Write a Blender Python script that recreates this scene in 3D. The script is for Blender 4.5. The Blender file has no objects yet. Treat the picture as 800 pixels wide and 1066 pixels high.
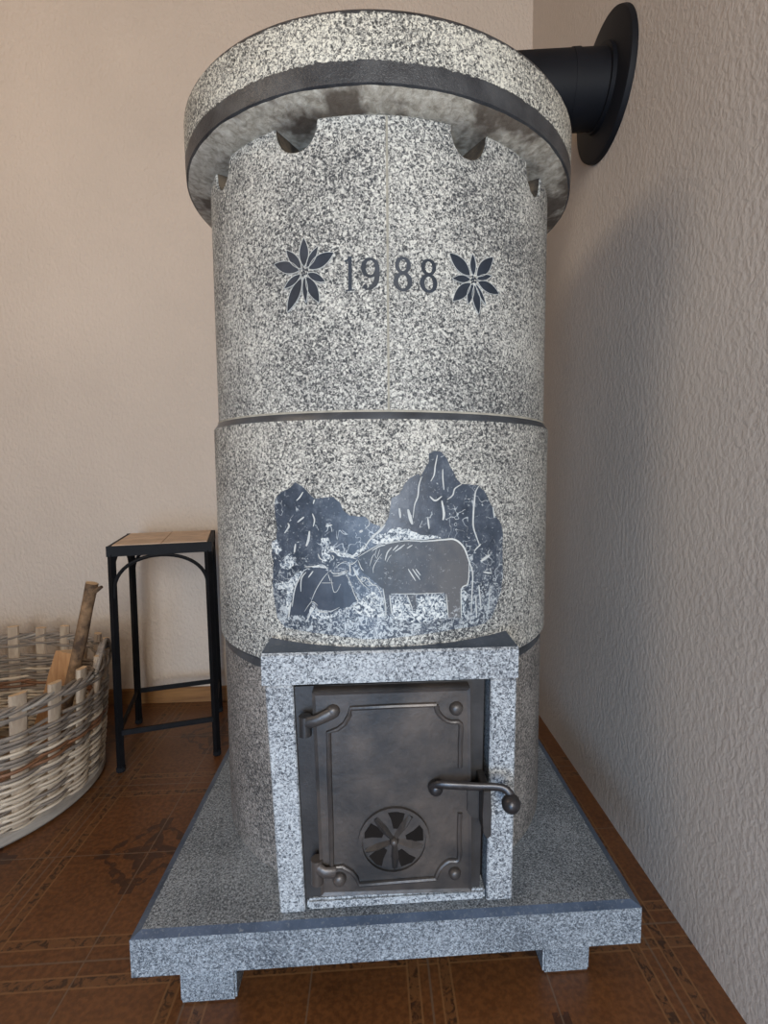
import bpy, bmesh, math, random
from mathutils import Vector, Matrix, noise
PI = math.pi
SC = bpy.context.scene
COL = SC.collection
random.seed(7)

# ------------------------------------------------------------------ camera
cd = bpy.data.cameras.new('camera'); cam = bpy.data.objects.new('camera', cd); COL.objects.link(cam)
RT, UP, FW = Vector((0.99770, -0.06772, -0.00375)), Vector((0.00959, 0.08612, 0.99624)), Vector((0.06714, 0.99398, -0.08657))
cam.matrix_world = Matrix(((RT.x, UP.x, -FW.x, -0.0234), (RT.y, UP.y, -FW.y, -0.9885), (RT.z, UP.z, -FW.z, 0.7562), (0, 0, 0, 1)))
cd.sensor_fit = 'VERTICAL'; cd.sensor_height = 24.0; cd.lens = 529.27 / 1066 * 24.0
cd.shift_x = -24.86 / 1066; cd.clip_start = 0.02
SC.camera = cam

# ------------------------------------------------------------------ light
w = bpy.data.worlds.new('world'); SC.world = w; w.use_nodes = True
w.node_tree.nodes['Background'].inputs[0].default_value = (0.80, 0.86, 1.0, 1)
w.node_tree.nodes['Background'].inputs[1].default_value = 0.2
def area(name, loc, target, sx, sy, power, col):
    l = bpy.data.lights.new(name, 'AREA'); l.shape = 'RECTANGLE'; l.size = sx; l.size_y = sy; l.energy = power; l.color = col
    o = bpy.data.objects.new(name, l); COL.objects.link(o); o.location = loc
    o.rotation_euler = (Vector(target) - Vector(loc)).to_track_quat('-Z', 'Y').to_euler()
area('window_light', (0.05, -2.7, 1.15), (0, 0, 0.85), 0.6, 1.1, 54, (1.0, 0.97, 0.92))
area('terrace_door_light', (-0.40, -2.2, 0.38), (-0.1, -0.3, 0.05), 0.8, 0.6, 21, (0.38, 0.64, 1.0))
area('warm_wall_fill', (-1.5, -0.9, 2.0), (-0.5, 0.66, 1.4), 0.7, 0.7, 9, (1.0, 0.80, 0.58))  # warm fill added to wash the back wall, not an actual lamp
SC.view_settings.view_transform = 'Standard'; SC.view_settings.look = 'None'
SC.view_settings.exposure = 0.0; SC.view_settings.gamma = 1.0; SC.view_settings.use_curve_mapping = False

# carved outlines in stone coordinates: (arc length, height) on the drum, (x, height) on the door
MOUNT = [(-0.1645,0.6679),(-0.1678,0.6894),(-0.1685,0.7016),(-0.1669,0.7139),(-0.157,0.7218),(-0.1493,0.7258),(-0.1401,0.7295),(-0.1318,0.7371),(-0.1226,0.7327),(-0.1128,0.7239),(-0.1023,0.7145),(-0.0889,0.7167),(-0.075,0.7177),(-0.0675,0.711),(-0.0616,0.6993),(-0.0528,0.6921),(-0.0322,0.6907),(-0.0249,0.6833),(-0.0191,0.6798),(-0.0133,0.6789),(-0.0107,0.6744),(-0.011,0.6737),(-0.0006,0.6889),(0.0024,0.7036),(0.0039,0.7152),(0.0142,0.721),(0.0216,0.7355),(0.0335,0.7456),(0.0394,0.7485),(0.044,0.7441),(0.0485,0.7543),(0.0552,0.7645),(0.0552,0.7761),(0.0638,0.7791),(0.0732,0.7777),(0.0812,0.7689),(0.0861,0.7585),(0.0944,0.7436),(0.103,0.733),(0.117,0.7328),(0.1318,0.731),(0.1435,0.7215),(0.1538,0.7056),(0.1604,0.6896),(0.1739,0.6761),(0.1802,0.6628),(0.1792,0.6435),(0.1815,0.5977),(0.1781,0.5753),(0.1714,0.5599),(0.167,0.5508),(0.1584,0.5359),(0.1459,0.5298),(0.13,0.5275),(0.1008,0.5285),(0.0515,0.5259),(0.0057,0.5224),(-0.0241,0.5213),(-0.0643,0.5237),(-0.0957,0.5264),(-0.1295,0.5279),(-0.1552,0.5295),(-0.1687,0.542),(-0.174,0.5668),(-0.1765,0.5919),(-0.1728,0.6238),(-0.1766,0.636),(-0.167,0.6539)]
COW_R = [(-0.0412,0.6418),(-0.0229,0.6478),(-0.0052,0.6536),(0.0213,0.6576),(0.0484,0.6568),(0.0767,0.6571),(0.0932,0.6562),(0.1071,0.6447),(0.1135,0.6303),(0.1174,0.6051),(0.1117,0.59),(0.1022,0.5863),(0.1023,0.5754),(0.1049,0.5437),(0.0837,0.5446),(0.0786,0.5822),(0.0672,0.5816),(0.0515,0.5842),(0.0361,0.582),(0.0376,0.5622),(0.0315,0.5625),(0.024,0.5826),(0.0061,0.5862),(0.0002,0.5818),(0.0023,0.5545),(-0.006,0.5547),(-0.0086,0.591),(-0.0233,0.6046),(-0.0365,0.615),(-0.0432,0.6269)]
COW_L = [(-0.1471,0.5479),(-0.135,0.5896),(-0.1204,0.6138),(-0.0971,0.6202),(-0.0814,0.6142),(-0.0799,0.6097),(-0.0944,0.5924),(-0.1072,0.5733),(-0.1168,0.551)]
HEAD_L = [(-0.0798,0.6112),(-0.0706,0.61),(-0.0599,0.6112),(-0.0536,0.5924),(-0.0454,0.576),(-0.0545,0.5673),(-0.0792,0.5597),(-0.0999,0.5609),(-0.1072,0.5733),(-0.0944,0.5924)]
PALE = [[(0.0046,0.5817),(0.0225,0.5811),(0.0315,0.5594),(0.036,0.5561),(0.0391,0.5803),(0.077,0.5793),(0.082,0.5463),(0.036,0.5424),(0.0029,0.5514)],[(0.104,0.583),(0.1129,0.5805),(0.1096,0.5431),(0.1049,0.5453)],[(-0.0228,0.6537),(-0.0227,0.6656),(-0.0051,0.6684),(0.0125,0.677),(0.0303,0.6707),(0.0484,0.6643),(0.0671,0.6636),(0.0735,0.6588),(0.0213,0.6588),(-0.0052,0.6548)],[(-0.0931,0.6603),(-0.0837,0.662),(-0.0792,0.6502),(-0.0625,0.6432),(-0.0505,0.6383),(-0.0415,0.6449),(-0.0326,0.6539),(-0.0297,0.6494),(-0.0386,0.6384),(-0.0506,0.6329),(-0.0656,0.6371),(-0.0809,0.6412),(-0.0843,0.6291),(-0.0938,0.6258)],[(-0.1751,0.6533),(-0.1649,0.6555),(-0.1565,0.6406),(-0.1636,0.6339),(-0.1756,0.6392)],[(-0.1601,0.6217),(-0.1445,0.6383),(-0.134,0.6267),(-0.1452,0.6136),(-0.1603,0.6155)],[(-0.1752,0.592),(-0.1494,0.5961),(-0.1327,0.6114),(-0.0938,0.6242),(-0.0844,0.6195),(-0.1169,0.6179),(-0.1386,0.5893),(-0.1469,0.5542),(-0.1525,0.5567),(-0.1497,0.5852),(-0.1693,0.5832)],[(-0.1164,0.5695),(-0.1,0.5578),(-0.0825,0.5534),(-0.0698,0.5607),(-0.0762,0.5522),(-0.0953,0.5465),(-0.1151,0.548)],[(-0.0439,0.573),(-0.0214,0.5897),(-0.0112,0.5731),(-0.0069,0.5519),(-0.0277,0.552),(-0.0515,0.5608)]]
LINES = [([(-0.1195,0.7238),(-0.1248,0.7163),(-0.13,0.7117)],0.00084),([(-0.1023,0.7136),(-0.1043,0.7077)],0.00084),([(-0.1059,0.6943),(-0.1029,0.6854),(-0.105,0.6764)],0.00084),([(-0.1107,0.6702),(-0.1126,0.6581),(-0.1162,0.6489)],0.00169),([(-0.0865,0.6769),(-0.0771,0.6794)],0.00084),([(-0.1291,0.6817),(-0.1186,0.6895)],0.00113),([(-0.0278,0.6892),(-0.0264,0.6804),(-0.0324,0.6745)],0.00056),([(-0.0398,0.6701),(-0.0353,0.6721)],0.00169),([(-0.1511,0.6655),(-0.1435,0.6751),(-0.1452,0.6796)],0.00113),([(-0.1355,0.6388),(-0.1333,0.6512)],0.00113),([(-0.0943,0.5985),(-0.077,0.5993)],0.00028),([(-0.0341,0.6464),(-0.0266,0.6583),(-0.0148,0.67),(-0.0107,0.6759)],0.00113),([(-0.0227,0.6641),(-0.0124,0.6714),(-0.0051,0.6802)],0.00141),([(0.0669,0.7732),(0.0638,0.7586),(0.0623,0.7469),(0.0577,0.7381)],0.00084),([(0.0748,0.7542),(0.0749,0.7409),(0.0765,0.726)],0.00084),([(0.0449,0.7441),(0.0409,0.7324),(0.0394,0.7178),(0.0349,0.7061),(0.0327,0.6884)],0.00084),([(0.103,0.733),(0.0929,0.7272),(0.0896,0.7183),(0.0814,0.7125)],0.00084),([(0.1318,0.7304),(0.1263,0.722),(0.1245,0.7098),(0.1229,0.6915),(0.123,0.673),(0.1288,0.6571),(0.1346,0.6442)],0.00113),([(0.0561,0.7175),(0.0639,0.7114),(0.0734,0.7172)],0.00113),([(0.0734,0.7112),(0.0766,0.6932),(0.0751,0.6843)],0.00169),([(0.0259,0.7003),(0.0289,0.6885),(0.0318,0.6796)],0.00225),([(0.0141,0.702),(0.0155,0.6887)],0.00141),([(0.0531,0.6879),(0.0552,0.673)],0.00113),([(0.1368,0.6221),(0.1528,0.63)],0.00197),([(0.1409,0.6058),(0.1574,0.6024)],0.00113),([(0.1582,0.6992),(0.1613,0.6833)],0.00084),([(0.1252,0.6387),(0.1365,0.6472)],0.00084),([(0.1333,0.5877),(0.1376,0.5521)],0.00113),([(0.1535,0.582),(0.1518,0.5499)],0.00084),([(0.1277,0.5725),(0.1299,0.5404)],0.00084),([(-0.0427,0.6354),(-0.0294,0.6437),(-0.0098,0.6543),(0.0147,0.6581)],0.0005),([(-0.0052,0.6536),(0.0213,0.6576),(0.0484,0.6562),(0.0767,0.6571),(0.0932,0.6562),(0.1071,0.6447),(0.1162,0.6239),(0.1225,0.6046),(0.1213,0.5764),(0.1204,0.548)],0.00113),([(0.1162,0.6239),(0.1146,0.5929),(0.104,0.5846),(0.1042,0.5438)],0.00084),([(-0.0229,0.6448),(-0.0126,0.6507),(-0.0053,0.6521)],0.00084),([(0.0035,0.649),(-0.0024,0.6417),(-0.0054,0.6313)],0.00084),([(0.0124,0.6519),(0.005,0.6446)],0.00084),([(0.0213,0.6525),(0.0079,0.643)],0.00084),([(0.0317,0.6514),(0.0242,0.6471)],0.00084),([(0.0257,0.6187),(0.0361,0.6017)],0.00084),([(0.0317,0.6185),(0.0423,0.6029)],0.00084),([(0.0362,0.6183),(0.0429,0.6089)],0.00084),([(-0.0264,0.6239),(-0.023,0.6355),(-0.0197,0.6404)],0.00039),([(-0.0216,0.6139),(-0.0207,0.6239),(-0.0099,0.6403)],0.00039),([(-0.0035,0.6287),(-0.0002,0.6353),(0.0031,0.6385)],0.00034),([(-0.0165,0.6338),(-0.0123,0.6469)],0.00034),([(-0.0086,0.5925),(-0.0053,0.5668),(-0.0054,0.5516)],0.00084),([(0.0002,0.5833),(0.003,0.5575)],0.00084),([(0.0017,0.5848),(0.024,0.5841),(0.0361,0.5835),(0.077,0.5824)],0.00056),([(0.024,0.5826),(0.0315,0.5625)],0.00084),([(0.0802,0.5805),(0.0837,0.5461)],0.00056),([(-0.0406,0.6056),(-0.0365,0.6019),(-0.0323,0.6056),(-0.0367,0.6083),(-0.0406,0.6056)],0.00031),([(-0.0332,0.6003),(-0.0283,0.5963),(-0.023,0.5982),(-0.0274,0.6017),(-0.0332,0.6003)],0.00031),([(-0.0787,0.638),(-0.0759,0.6348),(-0.0777,0.6311)],0.00047),([(-0.0163,0.6486),(-0.0189,0.6387),(-0.0165,0.6338)],0.00031),([(-0.0525,0.6386),(-0.0509,0.6353),(-0.0443,0.6329)],0.00039),([(-0.0989,0.639),(-0.0955,0.6324),(-0.0902,0.6301)],0.00063),([(-0.0862,0.6561),(-0.0855,0.6486),(-0.0804,0.643),(-0.0693,0.6416),(-0.0559,0.6369),(-0.0459,0.637),(-0.0393,0.6404),(-0.0368,0.647)],0.00047),([(-0.0427,0.6321),(-0.0494,0.6262),(-0.0544,0.627)],0.00047),([(-0.0419,0.6313),(-0.0379,0.6205),(-0.0347,0.6172)],0.00047),([(-0.0495,0.6221),(-0.0463,0.6138),(-0.0381,0.6006),(-0.0267,0.5907)],0.00047),([(-0.0381,0.6056),(-0.0315,0.6073),(-0.0234,0.5982),(-0.0168,0.5956),(-0.0104,0.5822),(-0.0064,0.562)],0.00047),([(-0.0809,0.6163),(-0.0766,0.6123),(-0.0663,0.6134),(-0.0579,0.6178)],0.0005),([(-0.0775,0.6089),(-0.0681,0.61),(-0.0554,0.617)],0.00047),([(-0.0835,0.6145),(-0.0925,0.6041),(-0.1036,0.5865),(-0.1113,0.569)],0.00041),([(-0.0802,0.6063),(-0.077,0.5879),(-0.0719,0.5881),(-0.0666,0.5984)],0.00036),([(-0.0844,0.6111),(-0.0811,0.6012)],0.00039),([(-0.0596,0.6152),(-0.0539,0.602),(-0.0483,0.5854),(-0.0434,0.5738),(-0.0501,0.5669),(-0.062,0.5632)],0.00047),([(-0.1024,0.5577),(-0.088,0.5578),(-0.0775,0.5609),(-0.0688,0.5655)],0.00047),([(-0.0536,0.6253),(-0.0529,0.6137)],0.00063),([(-0.0722,0.6216),(-0.0661,0.6267),(-0.0577,0.6302)],0.00039),([(-0.1211,0.5562),(-0.1094,0.5708),(-0.1004,0.5663)],0.00039),([(-0.1196,0.6195),(-0.1011,0.6213),(-0.0852,0.6195)],0.00063),([(-0.1263,0.5842),(-0.1248,0.6027),(-0.1171,0.6124)],0.00084),([(-0.1412,0.5611),(-0.135,0.5896),(-0.1222,0.6121)],0.00084),([(-0.1139,0.605),(-0.1064,0.6146)],0.00084),([(-0.1479,0.5446),(-0.1428,0.5671)],0.00084),([(-0.1187,0.5415),(-0.1116,0.5545),(-0.1048,0.5643)],0.00084)]
FLOWER_L = ((-0.1122,1.0172),[((-0.1121,1.0612),25),((-0.0912,1.048),18),((-0.0698,1.038),30),((-0.0821,1.0018),18),((-0.0912,0.9758),26),((-0.1107,0.9771),14),((-0.1399,0.9679),28),((-0.1443,0.9994),18),((-0.1599,1.0339),28),((-0.1391,1.0486),22)])
FLOWER_R = ((0.1227,1.0132),[((0.1213,1.0473),18),((0.157,1.0497),30),((0.1543,1.0241),14),((0.1693,1.0026),26),((0.1446,0.9827),12),((0.132,0.9686),24),((0.114,0.9792),18),((0.0902,0.9805),28),((0.0896,1.0102),18),((0.0851,1.0423),32)])
DIG = [('1',(-0.0564,0.9886),(-0.0437,1.0317)),('9',(-0.0335,0.9892),(-0.0093,1.03)),('8',(0.0087,0.9881),(0.0334,1.0321)),('8',(0.0439,0.9882),(0.0678,1.0319))]
LEAF = [(-0.097,0.173),(0.111,0.167),(0.107,0.461),(-0.104,0.461)]
FRAME = [(-0.121,0.15),(0.127,0.145),(0.131,0.463),(-0.13,0.461)]
BEADS = [[(0.061,0.439),(0.003,0.439),(-0.054,0.438),(-0.055,0.429),(-0.062,0.417),(-0.071,0.41),(-0.083,0.407),(-0.083,0.345),(-0.082,0.278),(-0.082,0.216),(-0.068,0.215),(-0.055,0.206),(-0.049,0.197),(-0.045,0.187),(0.009,0.188),(0.061,0.189)],[(0.061,0.439),(0.063,0.429),(0.071,0.419),(0.081,0.414),(0.094,0.411),(0.094,0.383),(0.094,0.349)],[(0.094,0.284),(0.093,0.248),(0.093,0.216),(0.079,0.214),(0.069,0.206),(0.064,0.198),(0.061,0.189)]]
RIVETS = [(-0.077,0.435),(0.088,0.433),(0.087,0.196),(-0.072,0.197)]
WHEEL = [(0.003,0.249)]
HINGES = [[(-0.116,0.419),(-0.077,0.434)],[(-0.104,0.216),(-0.078,0.209)]]
HANDLE = [(0.053,0.324),(0.062,0.333),(0.081,0.334),(0.115,0.332),(0.144,0.332),(0.155,0.327),(0.159,0.318)]
KNOB = [(0.156,0.312)]
CATCH = [(0.106,0.324),(0.131,0.323),(0.132,0.264),(0.107,0.281)]

# ------------------------------------------------------------------ helpers
def obj(name, bm, mats, parent=None, smooth=False, loc=None):
    me = bpy.data.meshes.new(name); bmesh.ops.recalc_face_normals(bm, faces=bm.faces[:])
    bm.to_mesh(me); bm.free()
    for m in (mats if isinstance(mats, (list, tuple)) else [mats]): me.materials.append(m)
    if smooth:
        for p in me.polygons: p.use_smooth = True
        me.set_sharp_from_angle(angle=math.radians(38))
    o = bpy.data.objects.new(name, me); COL.objects.link(o)
    if parent: o.parent = parent
    if loc: o.location = loc
    return o
def empty(name, label, cat, loc=(0, 0, 0), rz=0):
    o = bpy.data.objects.new(name, None); COL.objects.link(o); o.location = loc; o.rotation_euler = (0, 0, rz)
    o['label'] = label; o['category'] = cat; return o
def struct(o): o['kind'] = 'structure'; return o
def add_box(bm, x0, x1, y0, y1, z0, z1, bev=0.0, seg=2):
    r = bmesh.ops.create_cube(bm, size=1.0)
    for v in r['verts']: v.co = Vector(((x0+x1)/2 + v.co.x*(x1-x0), (y0+y1)/2 + v.co.y*(y1-y0), (z0+z1)/2 + v.co.z*(z1-z0)))
    if bev > 0:
        es = list({e for v in r['verts'] for e in v.link_edges})
        bmesh.ops.bevel(bm, geom=es, offset=bev, segments=seg, affect='EDGES')
    return r
def frame_of(d):
    d = d.normalized(); a = Vector((0, 0, 1)) if abs(d.z) < .9 else Vector((1, 0, 0))
    u = d.cross(a).normalized(); return u, d.cross(u)
def add_tube(bm, pts, rad, seg=10, caps=True, flat=None, up=None, mi=0, closed=False):
    pts = [Vector(p) for p in pts]; n = len(pts); rings = []
    for i, p in enumerate(pts):
        if closed: d = pts[(i+1) % n] - pts[i-1]
        else: d = pts[min(i+1, n-1)] - pts[max(i-1, 0)]
        if up is not None:
            d.normalize(); u = d.cross(Vector(up)).normalized(); v = u.cross(d)
        else:
            if i == 0: u, v = frame_of(d)
            else:
                d.normalize(); u = (pu - d*pu.dot(d)).normalized(); v = d.cross(u)
        pu = u
        r = rad[i] if isinstance(rad, (list, tuple)) else rad
        ru, rv = (r, r) if flat is None else (r*flat[0], r*flat[1])
        rings.append([bm.verts.new(p + u*ru*math.cos(2*PI*k/seg) + v*rv*math.sin(2*PI*k/seg)) for k in range(seg)])
    m = n if closed else n-1
    for i in range(m):
        a, b = rings[i], rings[(i+1) % n]
        for k in range(seg):
            f = bm.faces.new((a[k], a[(k+1) % seg], b[(k+1) % seg], b[k])); f.material_index = mi
    if caps and not closed:
        bm.faces.new(rings[0][::-1]).material_index = mi; bm.faces.new(rings[-1]).material_index = mi
def add_bar(bm, a, b, w, t, upv=(0, 0, 1)):
    a, b = Vector(a), Vector(b); d = (b-a).normalized(); u = d.cross(Vector(upv))
    if u.length < .01: u = d.cross(Vector((0, 1, 0)))
    u.normalize(); v = u.cross(d); vs = []
    for p in (a, b): vs.append([bm.verts.new(p + u*sx*w/2 + v*sy*t/2) for sx, sy in ((-1,-1),(1,-1),(1,1),(-1,1))])
    for k in range(4): bm.faces.new((vs[0][k], vs[0][(k+1) % 4], vs[1][(k+1) % 4], vs[1][k]))
    bm.faces.new(vs[0][::-1]); bm.faces.new(vs[1])
def add_lathe(bm, prof, th0=0, th1=2*PI, n=128, mis=None):
    """revolve (radius, z) about the z axis; theta 0 looks toward -y"""
    full = abs(th1-th0-2*PI) < 1e-6; cols = []
    for i in range(n if full else n+1):
        t = th0 + (th1-th0)*i/n
        cols.append([bm.verts.new((r*math.sin(t), -r*math.cos(t), z)) for r, z in prof])
    for i in range(n):
        a, b = cols[i], cols[(i+1) % len(cols)]
        for k in range(len(prof)-1):
            if prof[k][0] < 1e-6 and prof[k+1][0] < 1e-6: continue
            f = bm.faces.new((a[k], b[k], b[k+1], a[k+1]))
            if mis: f.material_index = mis[k]
    bmesh.ops.remove_doubles(bm, verts=bm.verts[:], dist=1e-6)
    return cols
def add_poly(bm, pts, y0, y1):
    """prism from an (x, z) outline between y0 (front) and y1"""
    a = [bm.verts.new((x, y0, z)) for x, z in pts]; b = [bm.verts.new((x, y1, z)) for x, z in pts]; n = len(pts)
    f = bm.faces.new(a); bm.faces.new(b[::-1])
    for i in range(n): bm.faces.new((a[i], b[i], b[(i+1) % n], a[(i+1) % n]))
    return f
def wrap(bm, R_):
    for v in bm.verts:
        s, z, h = v.co.x, v.co.y, v.co.z; r = R_ + h
        v.co = Vector((r*math.sin(s/R_), -r*math.cos(s/R_), z))
def flat_poly(bm, pts, h0, h1):
    a = [bm.verts.new((s, z, h0)) for s, z in pts]; b = [bm.verts.new((s, z, h1)) for s, z in pts]; n = len(pts)
    bm.faces.new(b); 
    for i in range(n): bm.faces.new((a[i], a[(i+1) % n], b[(i+1) % n], b[i]))
def slice_s(bm, step=0.012):
    bmesh.ops.triangulate(bm, faces=[f for f in bm.faces if len(f.verts) > 4])
    s0 = min(v.co.x for v in bm.verts); s1 = max(v.co.x for v in bm.verts); s = s0 + step
    while s < s1:
        bmesh.ops.bisect_plane(bm, geom=bm.verts[:]+bm.edges[:]+bm.faces[:], plane_co=(s, 0, 0), plane_no=(1, 0, 0)); s += step
def smooth_line(pts, n=6):
    out = []
    for i in range(len(pts)-1):
        p0 = pts[max(i-1, 0)]; p1 = pts[i]; p2 = pts[i+1]; p3 = pts[min(i+2, len(pts)-1)]
        for k in range(n):
            t = k/n
            out.append(tuple(0.5*((2*p1[j]) + (-p0[j]+p2[j])*t + (2*p0[j]-5*p1[j]+4*p2[j]-p3[j])*t*t + (-p0[j]+3*p1[j]-3*p2[j]+p3[j])*t**3) for j in range(len(p1))))
    out.append(tuple(pts[-1])); return out
def ribbon(bm, pts, wid, h0, h1, taper=True, n=5):
    q = smooth_line(pts, n); m = len(q); L = []; Rr = []
    for i in range(m):
        a = q[max(i-1, 0)]; b = q[min(i+1, m-1)]; dx, dz = b[0]-a[0], b[1]-a[1]; l = math.hypot(dx, dz) or 1
        ww = wid[i*(len(wid)-1)//(m-1)] if isinstance(wid, list) else wid*(0.35+0.65*math.sin(PI*(i+.3)/(m-.4)) if taper else 1)
        L.append((q[i][0]-dz/l*ww, q[i][1]+dx/l*ww)); Rr.append((q[i][0]+dz/l*ww, q[i][1]-dx/l*ww))
    for i in range(m-1):
        v = [bm.verts.new((c[0], c[1], h1)) for c in (L[i], L[i+1], Rr[i+1], Rr[i])]
        bm.faces.new(v)
        for A, B in ((L[i], L[i+1]), (Rr[i], Rr[i+1])):
            bm.faces.new([bm.verts.new(c) for c in ((A[0],A[1],h0),(B[0],B[1],h0),(B[0],B[1],h1),(A[0],A[1],h1))])

# ------------------------------------------------------------------ materials
def mat(name):
    m = bpy.data.materials.new(name); m.use_nodes = True; nt = m.node_tree; return m, nt, nt.nodes['Principled BSDF']
def node(nt, typ, **kw):
    n = nt.nodes.new(typ)
    for k, v in kw.items():
        if k.startswith('i_'): n.inputs[k[2:].replace('_', ' ')].default_value = v
        else: setattr(n, k, v)
    return n
def ramp(nt, fac, stops, interp='LINEAR'):
    r = nt.nodes.new('ShaderNodeValToRGB'); r.color_ramp.interpolation = interp; e = r.color_ramp.elements
    while len(e) < len(stops): e.new(0.5)
    for el, (p, c) in zip(e, stops): el.position = p; el.color = tuple(c) + ((1,) if len(c) == 3 else ())
    nt.links.new(fac, r.inputs[0]); return r.outputs[0]
def mixc(nt, fac, a, b, mode='MIX'):
    n = nt.nodes.new('ShaderNodeMix'); n.data_type = 'RGBA'; n.blend_type = mode
    for s, v in ((0, fac), (6, a), (7, b)):
        if hasattr(v, 'links'): nt.links.new(v, n.inputs[s])
        else: n.inputs[s].default_value = v if s == 0 else (tuple(v) + ((1,) if len(v) == 3 else ()))
    return n.outputs[2]
def mth(nt, op, a, b=None, c=None, clamp=False):
    n = nt.nodes.new('ShaderNodeMath'); n.operation = op; n.use_clamp = clamp
    for i, v in enumerate((a, b, c)):
        if v is None: continue
        if hasattr(v, 'links'): nt.links.new(v, n.inputs[i])
        else: n.inputs[i].default_value = v
    return n.outputs[0]
def tex(nt, scale, detail=3, rough=.5, dist=0, vec=None, typ='ShaderNodeTexNoise'):
    n = nt.nodes.new(typ); n.inputs['Scale'].default_value = scale
    if typ == 'ShaderNodeTexNoise':
        n.inputs['Detail'].default_value = detail; n.inputs['Roughness'].default_value = rough; n.inputs['Distortion'].default_value = dist
    if vec is None:
        t = nt.nodes.new('ShaderNodeTexCoord'); vec = t.outputs['Object']
    nt.links.new(vec, n.inputs['Vector']); return n.outputs[0]
def bump(nt, bs, h, strength, dist):
    b = nt.nodes.new('ShaderNodeBump'); b.inputs['Strength'].default_value = strength; b.inputs['Distance'].default_value = dist
    nt.links.new(h, b.inputs['Height']); nt.links.new(b.outputs[0], bs.inputs['Normal'])

def pecked(name, light, midc, dark, lo=.40, hi=.60, scale=190, strength=.5, stain=None):
    m, nt, bs = mat(name)
    n1 = tex(nt, scale, 3, .62, 1.0); n2 = tex(nt, 9, 4, .6); 
    f = mth(nt, 'ADD', n1, mth(nt, 'MULTIPLY', mth(nt, 'SUBTRACT', n2, .5), .22))
    c = ramp(nt, f, [(lo, dark), ((lo+hi)/2-.01, midc), (hi, light)])
    if stain: c = mixc(nt, ramp(nt, tex(nt, 5, 4, .6), [(.48, (0,0,0)), (.68, (.75,)*3)]), c, mixc(nt, 1.0, c, stain, 'MULTIPLY'))
    nt.links.new(c, bs.inputs['Base Color']); bs.inputs['Roughness'].default_value = .75
    bump(nt, bs, n1, strength, .0025); return m
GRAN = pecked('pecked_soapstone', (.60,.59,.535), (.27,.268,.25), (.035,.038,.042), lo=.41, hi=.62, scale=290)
GRANB = pecked('pecked_soapstone_plinth_blue_lit', (.35,.39,.43), (.17,.195,.22), (.045,.055,.070), lo=.40, hi=.64, scale=380, strength=.4)  # same stone, with the bluish low daylight tinted into its colour
GRAND = pecked('pecked_soapstone_lower_shaded', (.31,.29,.27), (.14,.13,.12), (.03,.03,.032), lo=.40, hi=.64, scale=290, strength=.5)  # same stone, darkened in colour for the shade on the lower drum
def cap_mat():
    m, nt, bs = mat('cap_soapstone')
    tc = nt.nodes.new('ShaderNodeTexCoord'); sx = nt.nodes.new('ShaderNodeSeparateXYZ'); nt.links.new(tc.outputs['Object'], sx.inputs[0])
    n1 = tex(nt, 300, 3, .62, 1.0); n2 = tex(nt, 9, 4, .6)
    f = mth(nt, 'ADD', n1, mth(nt, 'MULTIPLY', mth(nt, 'SUBTRACT', n2, .5), .22))
    side = ramp(nt, f, [(.40, (.035,.036,.035)), (.50, (.28,.275,.25)), (.61, (.64,.62,.53))])
    under = ramp(nt, tex(nt, 90, 5, .65, .6), [(.3, (.26,.23,.18)), (.5, (.48,.44,.36)), (.7, (.68,.65,.56))])
    under = mixc(nt, ramp(nt, mth(nt, 'ADD', tex(nt, 9, 4, .65), mth(nt, 'MULTIPLY', sx.outputs[0], .22)), [(.50, (0,0,0)), (.60, (.85,)*3)]), under, (.075,.052,.036))   # soot stains
    dark = ramp(nt, tex(nt, 25, 5, .6), [(.35, (.020,.022,.026)), (.7, (.055,.058,.062))])
    z = mth(nt, 'ADD', sx.outputs[2], mth(nt, 'MULTIPLY', mth(nt, 'SUBTRACT', tex(nt, 140, 4, .7), .5), .010))
    z = mth(nt, 'ADD', z, mth(nt, 'MULTIPLY', mth(nt, 'SUBTRACT', tex(nt, 6, 3), .5), .008))
    def rng(a, b): return mth(nt, 'MULTIPLY', mth(nt, 'GREATER_THAN', z, a), mth(nt, 'LESS_THAN', z, b))
    c = mixc(nt, mth(nt, 'LESS_THAN', sx.outputs[2], 1.225), side, under)
    d = mth(nt, 'MAXIMUM', mth(nt, 'MULTIPLY', mth(nt, 'GREATER_THAN', mth(nt, 'ADD', sx.outputs[2], mth(nt, 'MULTIPLY', mth(nt, 'SUBTRACT', tex(nt, 18, 4), .5), .003)), 1.2172), mth(nt, 'LESS_THAN', z, 1.2435)), mth(nt, 'GREATER_THAN', z, 1.2965))
    c = mixc(nt, d, c, dark)
    nt.links.new(c, bs.inputs['Base Color']); nt.links.new(mth(nt, 'SUBTRACT', .75, mth(nt, 'MULTIPLY', d, .33)), bs.inputs['Roughness'])
    bump(nt, bs, n1, .4, .0022); return m
CAPM = cap_mat()
def polished(name, c0, c1, speck=None, rough=.38, lo=.60, hi=.66, scale=110):
    m, nt, bs = mat(name)
    c = ramp(nt, tex(nt, 14, 5, .65), [(.35, c0), (.65, c1)])
    if speck: c = mixc(nt, ramp(nt, tex(nt, scale, 5, .7, .8), [(lo, (0,0,0)), (hi, (1,1,1))]), c, speck)
    nt.links.new(c, bs.inputs['Base Color']); bs.inputs['Roughness'].default_value = rough
    bump(nt, bs, tex(nt, 160, 3), .12, .001); return m
POL = polished('polished_soapstone', (.026,.030,.036), (.060,.068,.078), (.16,.17,.18), .36, .62, .74, 150)
POLB = polished('polished_slate_edge_sky_tint', (.030,.050,.085), (.07,.10,.155), (.17,.19,.21), .45, .56, .70, 200)  # slate tone with a sky-blue reflection tinted into the colour
INLAY = polished('polished_engraving', (.016,.021,.029), (.035,.044,.060), None, .45)
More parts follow.
